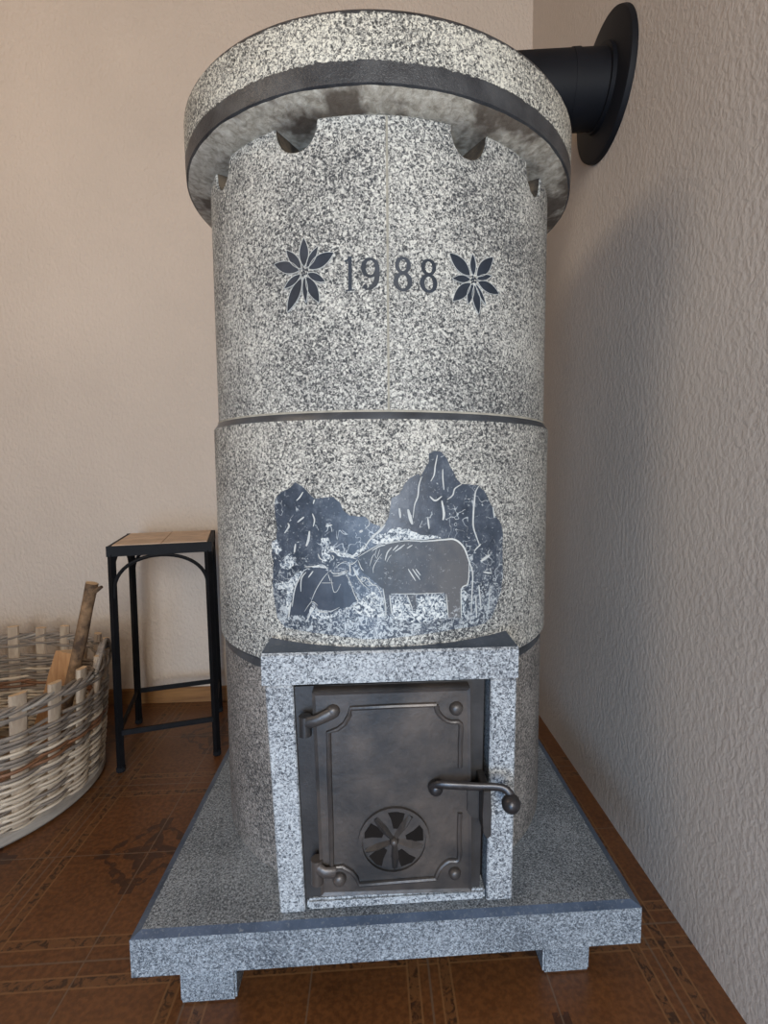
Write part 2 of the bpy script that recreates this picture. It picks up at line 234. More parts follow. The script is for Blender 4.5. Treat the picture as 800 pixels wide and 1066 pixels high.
INLAY.node_tree.nodes['Principled BSDF'].inputs['Specular IOR Level'].default_value = .25
def mountain_mat():
    m, nt, bs = mat('polished_mountain_face')
    tc = nt.nodes.new('ShaderNodeTexCoord'); sx = nt.nodes.new('ShaderNodeSeparateXYZ'); nt.links.new(tc.outputs['Object'], sx.inputs[0])
    base = ramp(nt, tex(nt, 38, 7, .75), [(.3, (.018,.026,.038)), (.55, (.055,.070,.095)), (.75, (.15,.17,.195))])
    low = mth(nt, 'MULTIPLY', mth(nt, 'SUBTRACT', .665, sx.outputs[2]), 1.1, clamp=True)     # grass is pecked low down on the picture
    f = mth(nt, 'ADD', tex(nt, 150, 6, .72, 1.4), mth(nt, 'MINIMUM', low, .125))
    c = mixc(nt, ramp(nt, f, [(.60, (0,0,0)), (.68, (1,1,1))]), base, (.42,.45,.46))
    vein = mth(nt, 'LESS_THAN', mth(nt, 'ABSOLUTE', mth(nt, 'SUBTRACT', tex(nt, 34, 2, .5, .8), .5)), .0075)
    vein = mth(nt, 'MULTIPLY', vein, mth(nt, 'GREATER_THAN', tex(nt, 22, 2), .53))
    c = mixc(nt, mth(nt, 'MULTIPLY', vein, .75), c, (.45,.48,.49))
    nt.links.new(c, bs.inputs['Base Color']); bs.inputs['Roughness'].default_value = .42
    bump(nt, bs, tex(nt, 150, 3), .2, .001); return m
MTN = mountain_mat()
def cow_mat():
    m, nt, bs = mat('polished_cow_brown')
    tc = nt.nodes.new('ShaderNodeTexCoord'); sx = nt.nodes.new('ShaderNodeSeparateXYZ'); nt.links.new(tc.outputs['Object'], sx.inputs[0])
    g = mth(nt, 'ADD', mth(nt, 'MULTIPLY', sx.outputs[0], 5.5), mth(nt, 'MULTIPLY', tex(nt, 28, 5, .65), .9))
    g = mth(nt, 'ADD', g, mth(nt, 'MULTIPLY', mth(nt, 'SUBTRACT', sx.outputs[2], .60), -1.5))
    c = ramp(nt, g, [(.30, (.018,.022,.028)), (.62, (.055,.066,.082)), (.95, (.105,.106,.110))])
    low = mth(nt, 'MULTIPLY', mth(nt, 'SUBTRACT', .585, sx.outputs[2]), 6, clamp=True)
    c = mixc(nt, ramp(nt, mth(nt, 'ADD', tex(nt, 150, 6, .72, 1.2), mth(nt, 'MULTIPLY', low, .4)), [(.60, (0,0,0)), (.70, (1,1,1))]), c, (.38,.40,.41))
    nt.links.new(c, bs.inputs['Base Color']); bs.inputs['Roughness'].default_value = .45
    bump(nt, bs, tex(nt, 150, 3), .2, .001); return m
COWR = cow_mat()
COWL = polished('polished_cow_dark', (.022,.030,.044), (.065,.080,.105), (.2,.22,.25), .42, .66, .75, 120)
LINE = polished('pecked_outline', (.38,.40,.40), (.58,.59,.56), None, .8)
PALEM = pecked('pecked_pale_patch', (.60,.62,.60), (.30,.34,.37), (.04,.055,.08), lo=.40, hi=.58, scale=230, strength=.2)
def plain(name, col, rough=.6, metal=0, var=.15, scale=20, bs_=0, bd=.001, c2=None):
    m, nt, bs = mat(name)
    a = tuple(c*(1-var) for c in col); b = c2 or tuple(min(1, c*(1+var)) for c in col)
    nt.links.new(ramp(nt, tex(nt, scale, 4, .6), [(.35, a), (.65, b)]), bs.inputs['Base Color'])
    bs.inputs['Roughness'].default_value = rough; bs.inputs['Metallic'].default_value = metal
    if bs_: bump(nt, bs, tex(nt, scale*8, 3), bs_, bd)
    return m
MORTAR = plain('joint_mortar', (.30,.28,.23), .9, var=.2, scale=60)
IRON = plain('cast_iron', (.036,.037,.040), .40, .3, .2, 14, .45, .0012, c2=(.085,.072,.064))
IRONR = plain('cast_iron_rim', (.036,.034,.034), .45, .3, .25, 22, .3, .001)
IRONH = plain('burnished_iron', (.040,.038,.040), .34, .5, .25, 60, .1)
BLACK = plain('matt_black_paint', (.005,.006,.009), .6, 0, .2, 10, .1)
SOOTY = plain('soot_stained_stone', (.022,.018,.014), .9, 0, .5, 30, .3, .002, c2=(.10,.075,.05))
FLUEDARK = plain('soot_and_shade_dark', (.012,.010,.009), .9)  # sooty flue lining; also painted shade in door gaps and wheel openings
FLUEDARK.node_tree.nodes['Principled BSDF'].inputs['Specular IOR Level'].default_value = .05
BLACK.node_tree.nodes['Principled BSDF'].inputs['Specular IOR Level'].default_value = .2
BMET = plain('black_painted_steel', (.007,.007,.008), .62, .2, .2, 30, .1)
BMET.node_tree.nodes['Principled BSDF'].inputs['Specular IOR Level'].default_value = .18
TILE = plain('travertine_tile', (.50,.36,.25), .55, 0, .14, 26, .1)

def plaster(name, col, scale, strength, dist, stretch=(1,1,1)):
    m, nt, bs = mat(name)
    tc = nt.nodes.new('ShaderNodeTexCoord'); mp = nt.nodes.new('ShaderNodeMapping'); mp.inputs['Scale'].default_value = stretch
    nt.links.new(tc.outputs['Object'], mp.inputs[0])
    n1 = tex(nt, scale, 2.5, .5, .25, mp.outputs[0]); n2 = tex(nt, 2.2, 3)
    c = ramp(nt, n2, [(.3, tuple(x*.93 for x in col)), (.7, tuple(min(1, x*1.05) for x in col))])
    nt.links.new(c, bs.inputs['Base Color']); bs.inputs['Roughness'].default_value = .85
    bump(nt, bs, ramp(nt, n1, [(.35, (0,0,0)), (.65, (1,1,1))]), strength, dist); return m
WALLB = plaster('fine_plaster', (.52,.44,.37), 120, .6, .0026, (1,1,.6))
WALLR = plaster('coarse_plaster', (.52,.465,.415), 125, .24, .0024, (1,1,.75))

def floor_mat():
    m, nt, bs = mat('terracotta_patterned_tile')
    tc = nt.nodes.new('ShaderNodeTexCoord'); sx = nt.nodes.new('ShaderNodeSeparateXYZ'); nt.links.new(tc.outputs['Object'], sx.inputs[0])
    PX, PY = .352, .447
    X = mth(nt, 'PINGPONG', mth(nt, 'ADD', sx.outputs[0], .299+PX*20), PX/2)     # distance to banded joint in x
    Y = mth(nt, 'PINGPONG', mth(nt, 'ADD', sx.outputs[1], .235+PY*20), PY/2)
    def band(v, a, b): return mth(nt, 'MULTIPLY', mth(nt, 'GREATER_THAN', v, a), mth(nt, 'LESS_THAN', v, b))
    base = ramp(nt, tex(nt, 7, 5, .65), [(.3, (.070,.026,.008)), (.7, (.140,.055,.018))])
    base = mixc(nt, .35, base, ramp(nt, tex(nt, 120, 3), [(.4, (.065,.024,.009)), (.6, (.18,.070,.024))]))
    spots = tex(nt, 75, 3, .6, 1)
    inner = ramp(nt, spots, [(.40, (.045,.020,.009)), (.52, (.13,.055,.020))])
    edge = (.19,.092,.036)
    c = base
    for v, a, b in ((Y, .025, .042), (X, .016, .032)):
        c = mixc(nt, band(v, a, b), c, inner)
        c = mixc(nt, mth(nt, 'MULTIPLY', mth(nt, 'MAXIMUM', band(v, a-.002, a+.001), band(v, b-.001, b+.002)), .7), c, edge)
    # rosette on every tile-corner crossing
    U = mth(nt, 'SUBTRACT', PX/2, X); V = mth(nt, 'SUBTRACT', PY/2, Y)
    r = mth(nt, 'SQRT', mth(nt, 'ADD', mth(nt, 'MULTIPLY', U, U), mth(nt, 'MULTIPLY', V, V)))
    an = mth(nt, 'ARCTAN2', V, U)
    lob = mth(nt, 'MULTIPLY', mth(nt, 'COSINE', mth(nt, 'MULTIPLY', an, 4)), -.006)
    ww = mth(nt, 'MULTIPLY', mth(nt, 'SUBTRACT', tex(nt, 40, 3), .5), .045)
    rr = mth(nt, 'ADD', mth(nt, 'ADD', r, lob), ww)
    ring = band(rr, .060, .074)
    pet = mth(nt, 'LESS_THAN', mth(nt, 'ABSOLUTE', mth(nt, 'SUBTRACT', mth(nt, 'MINIMUM', U, V), mth(nt, 'MULTIPLY', mth(nt, 'SINE', mth(nt, 'MULTIPLY', r, 60)), .010))), .008)
    pet = mth(nt, 'MULTIPLY', pet, mth(nt, 'LESS_THAN', r, .07))
    tips = mth(nt, 'MULTIPLY', band(r, .075, .10), mth(nt, 'LESS_THAN', mth(nt, 'MINIMUM', U, V), .012))
    orn = mth(nt, 'MULTIPLY', mth(nt, 'MAXIMUM', mth(nt, 'MAXIMUM', ring, pet), tips), mth(nt, 'GREATER_THAN', tex(nt, 60, 3), .42))
    c = mixc(nt, mth(nt, 'MULTIPLY', orn, .72), c, (.030,.014,.009))
    g = mth(nt, 'MAXIMUM', mth(nt, 'LESS_THAN', mth(nt, 'MINIMUM', X, Y), .0016), mth(nt, 'LESS_THAN', mth(nt, 'MINIMUM', U, V), .0012))
    c = mixc(nt, mth(nt, 'MULTIPLY', g, .75), c, (.13,.085,.055))
    nt.links.new(c, bs.inputs['Base Color']); bs.inputs['Roughness'].default_value = .38
    bump(nt, bs, mth(nt, 'SUBTRACT', tex(nt, 40, 4), g), .15, .002); return m
FLOOR = floor_mat()
def wood(name, a, b, scale=6, axis=(1, 14, 14), rough=.5):
    m, nt, bs = mat(name)
    tc = nt.nodes.new('ShaderNodeTexCoord'); mp = nt.nodes.new('ShaderNodeMapping'); mp.inputs['Scale'].default_value = axis
    nt.links.new(tc.outputs['Object'], mp.inputs[0])
    n = tex(nt, scale, 5, .6, .5, mp.outputs[0])
    nt.links.new(ramp(nt, n, [(.3, a), (.7, b)]), bs.inputs['Base Color']); bs.inputs['Roughness'].default_value = rough
    bump(nt, bs, n, .3, .001); return m
SKIRT = wood('skirting_wood', (.16,.07,.022), (.30,.15,.05))
WHT = wood('pale_peeled_willow', (.36,.29,.21), (.60,.50,.38), 20, (1,1,6), .65)
WGR = wood('grey_willow', (.11,.088,.07), (.27,.22,.175), 25, (1,1,6), .7)
WBR = wood('brown_willow', (.12,.05,.022), (.26,.12,.055), 25, (1,1,6), .6)
STK = wood('flat_willow_stake', (.24,.17,.115), (.42,.33,.235), 14, (6,6,1), .7)
CUT = wood('cut_wood_end', (.45,.30,.17), (.66,.48,.30), 30, (1,1,1), .7)
HOOP = wood('pale_hoop_wood', (.20,.17,.14), (.34,.30,.25), 12, (1,1,4), .7)
CEIL = wood('ceiling_boards', (.26,.15,.07), (.42,.27,.14))
BARK = plain('brown_bark', (.10,.055,.028), .85, 0, .45, 40, .6, .003, c2=(.24,.14,.07))
SPLIT = wood('split_log_wood', (.26,.12,.045), (.46,.25,.11), 10, (10,10,1), .75)

# ------------------------------------------------------------------ room shell
WX, WY = .477, .66
bm = bmesh.new(); add_box(bm, -2.6, WX+.12, -3.6, WY+.12, -.08, 0); struct(obj('floor', bm, FLOOR))
bm = bmesh.new(); add_box(bm, -2.6, WX+.12, WY, WY+.12, 0, 2.5); struct(obj('wall_back', bm, WALLB))
bm = bmesh.new(); add_box(bm, WX, WX+.12, -3.6, WY, 0, 2.5); struct(obj('wall_right', bm, WALLR))
bm = bmesh.new(); add_box(bm, -2.72, -2.6, -3.6, WY+.12, 0, 2.5); struct(obj('wall_left', bm, WALLB))
bm = bmesh.new(); add_box(bm, -2.6, WX+.12, -3.6, WY+.12, 2.5, 2.6); struct(obj('ceiling', bm, CEIL))
bm = bmesh.new(); add_box(bm, -2.6, WX, WY-.012, WY, 0, .048, .002); struct(obj('baseboard_back', bm, SKIRT))

# ------------------------------------------------------------------ stove
RU, RM, RL = .297, .305, .299
SX = -.003
stove = empty('masonry_stove', 'round grey speckled stone wood stove dated 1988 on a square stone plinth', 'stove', (SX, 0, 0))
Z0, Z1, Z2, Z3 = .134, .468, .832, 1.208
# plinth slab with polished chamfer along its top edge
bm = bmesh.new()
hx0, hx1, ya, yb, zt, zb = -.350, .355, -.341, .335, .1365, .0745
def slab_ring(i, z): return [bm.verts.new(c) for c in ((hx0+i, ya+i, z), (hx1-i, ya+i, z), (hx1-i, yb-i, z), (hx0+i, yb-i, z))]
rs = [slab_ring(.003, zb), slab_ring(0, zb+.003), slab_ring(0, zt-.0045), slab_ring(.011, zt)]
for a, b, mi in ((0,1,0),(1,2,0),(2,3,1)):
    for k in range(4): bm.faces.new((rs[a][k], rs[a][(k+1)%4], rs[b][(k+1)%4], rs[b][k])).material_index = mi
bm.faces.new(rs[0][::-1]); bm.faces.new(rs[3])
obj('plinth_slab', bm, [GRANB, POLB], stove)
for x0, x1, y0, y1 in ((-.300,-.222,-.311,-.235), (.226,.297,-.305,-.235), (-.298,-.220,.22,.30), (.232,.302,.22,.30)):
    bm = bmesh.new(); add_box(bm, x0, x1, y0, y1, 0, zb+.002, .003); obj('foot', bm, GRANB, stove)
# drums
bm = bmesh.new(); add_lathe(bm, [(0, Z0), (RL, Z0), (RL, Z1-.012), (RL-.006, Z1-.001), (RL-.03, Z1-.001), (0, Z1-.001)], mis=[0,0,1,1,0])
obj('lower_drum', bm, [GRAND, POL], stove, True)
bm = bmesh.new(); add_lathe(bm, [(0, Z1), (RM-.006, Z1), (RM, Z1+.006), (RM, Z2-.011), (RU+.001, Z2-.001), (0, Z2-.001)], mis=[0,1,0,1,0])
mid = obj('middle_drum', bm, [GRAN, POL], stove, True)
# four upper panels, notched along the top
def notch_depth(t):
    d = 0
    for c, hw, dp in ((-23.6, 6.2, .036), (22.3, 5.6, .038), (-54.5, 5.6, .034), (50.3, 5.6, .038), (-85,6,.036), (82,6,.036), (115,6,.036), (-115,6,.036), (150,6,.036), (-150,6,.036), (180,6,.036), (-180,6,.036)):
        u = abs(math.degrees(t)-c)/hw
        if u < 1: d = max(d, dp*math.sqrt(1-u**2.3))
    return d
panels = []
for q0, q1 in ((.52, 90), (90.4, 179.8), (-89.5, -.08), (-179.8, -90)):
    bm = bmesh.new(); ts = [math.radians(q0+(q1-q0)*i/360) for i in range(361)]; cols = []
    for t in ts:
        top = Z3 - notch_depth(t); cc = []
        for r, z in ((RU, Z2), (RU, Z2+.19), (RU, top-.003), (RU-.003, top), (RU-.055, top), (RU-.055, Z2)):
            cc.append(bm.verts.new((r*math.sin(t), -r*math.cos(t), z)))
        cols.append(cc)
    for a, b in zip(cols, cols[1:]):
        for k in range(6): bm.faces.new((a[k], b[k], b[(k+1) % 6], a[(k+1) % 6])).material_index = 1 if k in (3, 4) else 0
    bm.faces.new(cols[0][::-1]); bm.faces.new(cols[-1])
    panels.append(obj('upper_panel', bm, [GRAN, SOOTY], stove, True))
bm = bmesh.new(); add_lathe(bm, [(RU-.056, Z2), (RU-.056, Z3), (RU-.06, Z3), (RU-.06, Z2)], n=96)
obj('flue_lining', bm, FLUEDARK, stove, True)
bm = bmesh.new()
t0, t1 = math.radians(-.2), math.radians(.6)
add_lathe(bm, [(RU-.02, Z2+.002), (RU-.0016, Z2+.002), (RU-.0016, Z3-.002), (RU-.02, Z3-.002)], t0, t1, 3)
add_lathe(bm, [(RU-.02, Z2-.001), (RU+.0014, Z2-.001), (RU+.0014, Z2+.0018), (RU-.02, Z2+.0018)], n=160)
obj('mortar_joint', bm, MORTAR, stove, True)
# cap
RC = .334
bm = bmesh.new(); add_lathe(bm, [(0, Z3), (RU+.001, Z3), (RU+.012, Z3+.003), (.329, 1.2165), (RC-.001, 1.219), (RC, 1.240), (RC, 1.2975), (RC-.003, 1.302), (RC-.010, 1.306), (0, 1.306)],
                            n=200)
obj('cap_slab', bm, CAPM, stove, True)

# carved picture, date and flowers
def patch(name, polys, h, m, parent, R_, label=None):
    bm = bmesh.new()
    for pts in polys: flat_poly(bm, pts, -.0008, h)
    slice_s(bm); wrap(bm, R_); o = obj(name, bm, m, parent)
    if label: o['label'] = label
    return o
def jag(pts, amp=.0011, n=4):
    out = []
    for i in range(len(pts)):
        a, b = pts[i], pts[(i+1) % len(pts)]
        for k in range(n):
            t = k/n; x = a[0]+(b[0]-a[0])*t; z = a[1]+(b[1]-a[1])*t; v = noise.noise_vector(Vector((x*160, z*160, 3)))
            out.append((x+v.x*amp, z+v.y*amp))
    return out
patch('mountain_engraving', [jag(MOUNT)], .0006, MTN, mid, RM, 'dark polished mountains and meadow')
patch('meadow_pecking', [jag(p, .0022, 4) for p in PALE], .0009, PALEM, mid, RM, 'pale pecked highlights in the picture')
patch('cow_engraving', [COW_R], .0012, COWR, mid, RM, 'standing cow carved in brownish stone')
patch('cow_engraving', [COW_L, HEAD_L], .0012, COWL, mid, RM, 'second cow with lowered head')
bm = bmesh.new()
for pts, wd in LINES: ribbon(bm, pts, wd, -.0002, .0016)
wrap(bm, RM); obj('outline_carving', bm, LINE, mid)['label'] = 'pale incised outlines'
def petal(c, tip, w):
    dx, dz = tip[0]-c[0], tip[1]-c[1]; L = math.hypot(dx, dz); ux, uz = dx/L, dz/L; out = []; W = w/2.963/529*.66*.66
    n = 9
    for sgn in (1, -1):
        rng = range(n+1) if sgn == 1 else range(n-1, 0, -1)
        for i in rng:
            t = i/n; wd = W*math.sin(PI*t**1.0)**.8*(1.12-.25*t)*sgn if 0 < t < 1 else 0; a = .15+.85*t
            out.append((c[0]+ux*L*a-uz*wd, c[1]+uz*L*a+ux*wd))
    return out
for name, (c, pets), par in (('flower_engraving', FLOWER_L, panels[2]), ('flower_engraving', FLOWER_R, panels[0])):
    bm = bmesh.new(); bl = bmesh.new()
    for k, (tip, w) in enumerate(pets):
        flat_poly(bm, petal(c, tip, w), -.0006, .0005+.00006*k)
        q = petal(c, tip, w); ribbon(bl, q+[q[0]], .00028, 0, .0012+.00006*k, False, 2)
    for k in range(9):
        a = k*2.4; rr = .0011*math.sqrt(k)*1.6; x, z = c[0]+rr*math.cos(a), c[1]+rr*math.sin(a)
        flat_poly(bm, [(x+.0012*math.cos(b*PI/4), z+.0012*math.sin(b*PI/4)) for b in range(8)], -.0002, .0012)
    slice_s(bm, .02); wrap(bm, RU); f = obj(name, bm, INLAY, par); wrap(bl, RU)
    me = bpy.data.meshes.new('tmp'); bl.to_mesh(me); me.materials.append(LINE); bl.free()
    b2 = bmesh.new(); b2.from_mesh(f.data); n0 = len(b2.faces); b2.from_mesh(me); b2.faces.ensure_lookup_table()
    for fc in b2.faces[n0:]: fc.material_index = 1
    b2.to_mesh(f.data); b2.free(); f.data.materials.append(LINE); bpy.data.meshes.remove(me)
def ring_shape(bm, cx, cz, rx, rz, tv, thn, h=.0008, n=32):
    """numeral bowl: thick at the sides, thin at top and bottom"""
    for i in range(n):
        q = []
        for a, k in ((i, 1), (i+1, 1), (i+1, 0), (i, 0)):
            t = 2*PI*a/n; x = rx*math.cos(t); z = rz*math.sin(t)
            if not k: x = (rx-tv)*math.cos(t); z = (rz-thn)*math.sin(t)
            q.append((cx+x, cz+z))
        bm.faces.new([bm.verts.new((x, z, h)) for x, z in q])
        for e in ((0, 1), (2, 3)):
            A, B = q[e[0]], q[e[1]]; bm.faces.new([bm.verts.new(c) for c in ((A[0],A[1],-.0004),(B[0],B[1],-.0004),(B[0],B[1],h),(A[0],A[1],h))])
for k, (ch, (x0, za), (x1, zc)) in enumerate(DIG):
    bm = bmesh.new(); W, H = x1-x0, zc-za; cx = (x0+x1)/2
    if ch == '8':
        ring_shape(bm, cx, zc-H*.245, W*.43, H*.245, W*.22, H*.075); ring_shape(bm, cx, za+H*.28, W*.51, H*.28, W*.26, H*.08)
    elif ch == '9':
        ring_shape(bm, cx-W*.02, zc-H*.31, W*.50, H*.31, W*.25, H*.08)
        ribbon(bm, [(cx+W*.36, zc-H*.32), (cx+W*.36, zc-H*.55), (cx+W*.24, zc-H*.80), (cx-W*.02, za+H*.05), (cx-W*.30, za+H*.02)], [W*.13, W*.14, W*.14, W*.10, W*.05, W*.05], -.0004, .0008)
        ring_shape(bm, cx-W*.30, za+H*.10, W*.13, H*.075, W*.12, H*.07)
    else:
        ribbon(bm, [(cx+W*.12, zc), (cx+W*.12, za+H*.5), (cx+W*.12, za)], W*.19, -.0004, .0008, False)
        ribbon(bm, [(cx+W*.12, zc-H*.01), (cx-W*.15, zc-H*.10), (cx-W*.42, zc-H*.13)], W*.09, -.0004, .0008, False)
        ribbon(bm, [(cx-W*.35, za+H*.015), (cx+W*.12, za+H*.015), (cx+W*.55, za+H*.015)], H*.018, -.0004, .0009, False)
    wrap(bm, RU); o = obj('numeral', bm, INLAY, panels[2] if k < 2 else panels[0]); o['label'] = 'polished numeral '+ch

# stone surround of the fire door
YF = -.320
bm = bmesh.new()     # lintel: front beam whose back follows the drum
xs = [-.172+.349*i/24 for i in range(25)]; LZ0, LZ1 = .4665, .510
def yb_(x): return -math.sqrt(max(.0001, (RM-.004)**2 - x*x)) + .006
rows = []
for i, x in enumerate(xs):
    rows.append([bm.verts.new(c) for c in ((x, YF, LZ0), (x, YF, LZ1-.003), (x, YF+.003, LZ1), (x, yb_(x), LZ1), (x, yb_(x)+.03, LZ0))])
for a, b in zip(rows, rows[1:]):
    for k in range(5):
        bm.faces.new((a[k], b[k], b[(k+1) % 5], a[(k+1) % 5])).material_index = 1 if k == 2 else 0
bm.faces.new(rows[0]).material_index = 0; bm.faces.new(rows[-1][::-1]).material_index = 0
GRANP = pecked('pecked_soapstone_surround', (.46,.49,.51), (.26,.28,.30), (.055,.063,.075), lo=.38, hi=.61, scale=290, strength=.35)
obj('lintel', bm, [GRANP, POLB], stove)
def pier(xo0, xi0, xo1, xi1):      # outer / inner x at the bottom, outer / inner x at the top
    bm = bmesh.new(); v = []
    for z, xo, xi in ((.1370, xo0, xi0), (LZ0-.001, xo1, xi1)):
        v.append([bm.verts.new(c) for c in ((xo, YF, z), (xi, YF, z), (xi, YF+.10, z), (xo, YF+.13, z))])
    for k in range(4): bm.faces.new((v[0][k], v[0][(k+1) % 4], v[1][(k+1) % 4], v[1][k]))
    bm.faces.new(v[0][::-1]); bm.faces.new(v[1])
    bmesh.ops.bevel(bm, geom=bm.edges[:], offset=.002, segments=1, affect='EDGES')
    obj('pier', bm, GRANP, stove)
pier(-.156, -.121, -.168, -.131); pier(.173, .1355, .175, .139)
bm = bmesh.new(); add_box(bm, -.119, .134, YF+.002, YF+.08, .1370, .1535, .003); obj('sill', bm, GRANP, stove)
bm = bmesh.new(); add_box(bm, -.128, .137, -.288, -.20, .1375, .466); obj('gap_shade_block', bm, FLUEDARK, stove)  # dark block added so the gaps beside the door frame look shaded
# iron frame, door and fittings
bm = bmesh.new(); add_poly(bm, FRAME, -.313, -.255); obj('door_frame', bm, IRONR, stove)
door = None
bm = bmesh.new(); f = add_poly(bm, LEAF, -.3295, -.312)
f2 = bmesh.ops.inset_region(bm, faces=[f], thickness=.0055, depth=0)
for v in f.verts: v.co.y = -.335
bmesh.ops.inset_region(bm, faces=[f], thickness=.006, depth=0)
for v in f.verts: v.co.y = -.3335
door = obj('stove_door', bm, IRON, stove); door['label'] = 'dark cast iron fire door'
def P3(p, y): return (p[0], y, p[1])
bm = bmesh.new()
for l in BEADS: add_tube(bm, [P3(p, -.3345) for p in (l if len(l) == 2 else smooth_line(l, 3) if len(l) < 8 else [q for q in l])], .0034, 8, True, up=(0, -1, 0))
obj('moulding', bm, IRON, door, True)
def dome(bm, x, y, z, r, h, n=20):
    prof = [(r, 0), (r*.98, -h*.35), (r*.85, -h*.7), (r*.6, -h*.9), (r*.3, -h), (0, -h)]
    cols = [[bm.verts.new((x+pr*math.cos(2*PI*i/n), y+py, z+pr*math.sin(2*PI*i/n))) for pr, py in prof] for i in range(n)]
    for i in range(n):
        a, b = cols[i], cols[(i+1) % n]
        for k in range(len(prof)-1): bm.faces.new((a[k], b[k], b[k+1], a[k+1]))
    bmesh.ops.remove_doubles(bm, verts=bm.verts[:], dist=1e-5)
for (x, z), r in zip(RIVETS, (.0095, .0095, .0085, .0095)):
    bm = bmesh.new(); dome(bm, x, -.3332, z, r, .009); obj('rivet', bm, IRON, door, True)
def disc(bm, x, z, r0, r1, y0, y1, n=48):
    """ring (r0 > 0) or disc in the door plane"""
    o = [[bm.verts.new((x+r*math.cos(2*PI*i/n), y, z+r*math.sin(2*PI*i/n))) for r, y in ((r1, y1), (r1, y0), (r0, y0), (r0, y1))] for i in range(n)]
    for i in range(n):
        a, b = o[i], o[(i+1) % n]
        for k in range(4): bm.faces.new((a[k], b[k], b[(k+1) % 4], a[(k+1) % 4]))
# air wheel
wx, wz = WHEEL[0]; WR = .0485
bm = bmesh.new(); disc(bm, wx, wz, WR-.005, WR, -.3385, -.332); disc(bm, wx, wz, 0.0001, WR-.004, -.3345, -.332)
wheel = obj('air_wheel', bm, IRON, door, True)
for k in range(5):
    a = math.radians(-90+72*k); bm = bmesh.new()
    def pol(r, t): return (wx+r*math.cos(t), wz+r*math.sin(t))
    m_ = a+math.radians(36)    # opening between two blades: dark raised plate paints the hole's shade, kidney outline
    pts = [pol(.017, m_-.30), pol(.030, m_-.42), pol(.0405, m_-.38), pol(.0420, m_), pol(.0405, m_+.20), pol(.030, m_+.12), pol(.017, m_+.05)]
    add_poly(bm, pts, -.3349, -.3335); obj('air_opening', bm, FLUEDARK, wheel)
    bm = bmesh.new(); vs = []
    for r, hw, y in ((.006, .0030, -.3395), (.024, .0045, -.3425), (.041, .0030, -.3375)):
        c = pol(r, a); tx, tz = -math.sin(a), math.cos(a)
        vs.append([bm.verts.new((c[0]-tx*hw, -.334, c[1]-tz*hw)), bm.verts.new((c[0], y, c[1])), bm.verts.new((c[0]+tx*hw*1.6, -.334, c[1]+tz*hw*1.6))])
    for p, q in zip(vs, vs[1:]):
        for e in range(3): bm.faces.new((p[e], p[(e+1) % 3], q[(e+1) % 3], q[e]))
    bm.faces.new(vs[0]); bm.faces.new(vs[-1][::-1]); obj('blade', bm, IRON, wheel)
bm = bmesh.new(); dome(bm, wx, -.334, wz, .006, .009); obj('rivet', bm, IRON, door, True)
# hinges
for (b0, p1), hh in zip(HINGES, (.034, .05)):
    bm = bmesh.new(); add_tube(bm, [P3(b0, -.334), ((b0[0]+p1[0])/2, -.341, (b0[1]+p1[1])/2), P3(p1, -.337)], [.009, .0075, .0085], 12, flat=(1, .6), up=(0, -1, 0))
    add_tube(bm, [(b0[0]+.002, -.332, b0[1]+.010), (b0[0]+.002, -.332, b0[1]-hh*.5)], .0085, 14)
    obj('hinge', bm, IRON, door, True)
# catch and handle
bm = bmesh.new(); c0 = CATCH
vv = [(.1205, .331), (.1305, .331), (.1315, .300), (.1315, .268), (.126, .264), (.1205, .272), (.1195, .300)]
add_poly(bm, vv, -.362, -.313); bmesh.ops.bevel(bm, geom=bm.edges[:], offset=.001, segments=1, affect='EDGES')
add_poly(bm, [(.104, .324), (.1195, .324), (.1195, .276), (.109, .279), (.104, .287)], -.338, -.330)
obj('catch_plate', bm, IRONR, door)
bm = bmesh.new()
hp = smooth_line([P3(p, y) for p, y in zip(HANDLE, (-.340, -.346, -.350, -.352, -.356, -.360, -.362))], 5)
add_tube(bm, hp, .0056, 12, flat=(1.0, .6), up=(0, -1, 0)); dome(bm, HANDLE[0][0]+.007, -.334, HANDLE[0][1], .0105, .014)
handle = obj('handle', bm, IRONH, door, True)
bm = bmesh.new(); bmesh.ops.create_uvsphere(bm, u_segments=28, v_segments=18, radius=.0125)
bmesh.ops.translate(bm, verts=bm.verts[:], vec=(KNOB[0][0]+.001, -.364, KNOB[0][1]+.002)); obj('knob', bm, IRONH, door, True)

# ------------------------------------------------------------------ flue pipe
pipe = empty('flue_pipe', 'matt black flue pipe running from behind the stove cap into the textured wall', 'pipe', (0, .13, 1.308))
PYY, PZ, PR = 0.0, .243, .071
bm = bmesh.new()
pts = [(.02, PYY, .006), (.02, PYY, .10)] + [(.02+.12*(1-math.cos(a)), PYY, .122+.12*math.sin(a)) for a in [i*PI/16 for i in range(9)]] + [(.33, PYY, PZ), (WX+.02, PYY, PZ)]
pts = [(x, y + (WX-x)*.09*(1 if z > .05 else .9), z - (WX-x)*.03*(z > .05)) for x, y, z in pts]
add_tube(bm, pts, PR, 56); obj('pipe_elbow', bm, BLACK, pipe, True)
bm = bmesh.new(); add_tube(bm, [(.395, .0074, PZ-.0025), (.41, .006, PZ-.002)], PR+.0015, 56); add_tube(bm, [(WX-.022, 0, PZ), (WX, 0, PZ)], PR+.007, 56); obj('pipe_collar', bm, BLACK, pipe, True)
bm = bmesh.new(); add_tube(bm, [(WX-.0135, 0, PZ), (WX-.011, 0, PZ), (WX-.003, 0, PZ), (WX, 0, PZ)], [.124, .130, .132, .132], 72); obj('wall_rosette', bm, BLACK, pipe, True)
bm = bmesh.new(); add_tube(bm, [(.02, .037, 0), (.02, .037, .006)], .105, 48); obj('base_collar', bm, BLACK, pipe, True)

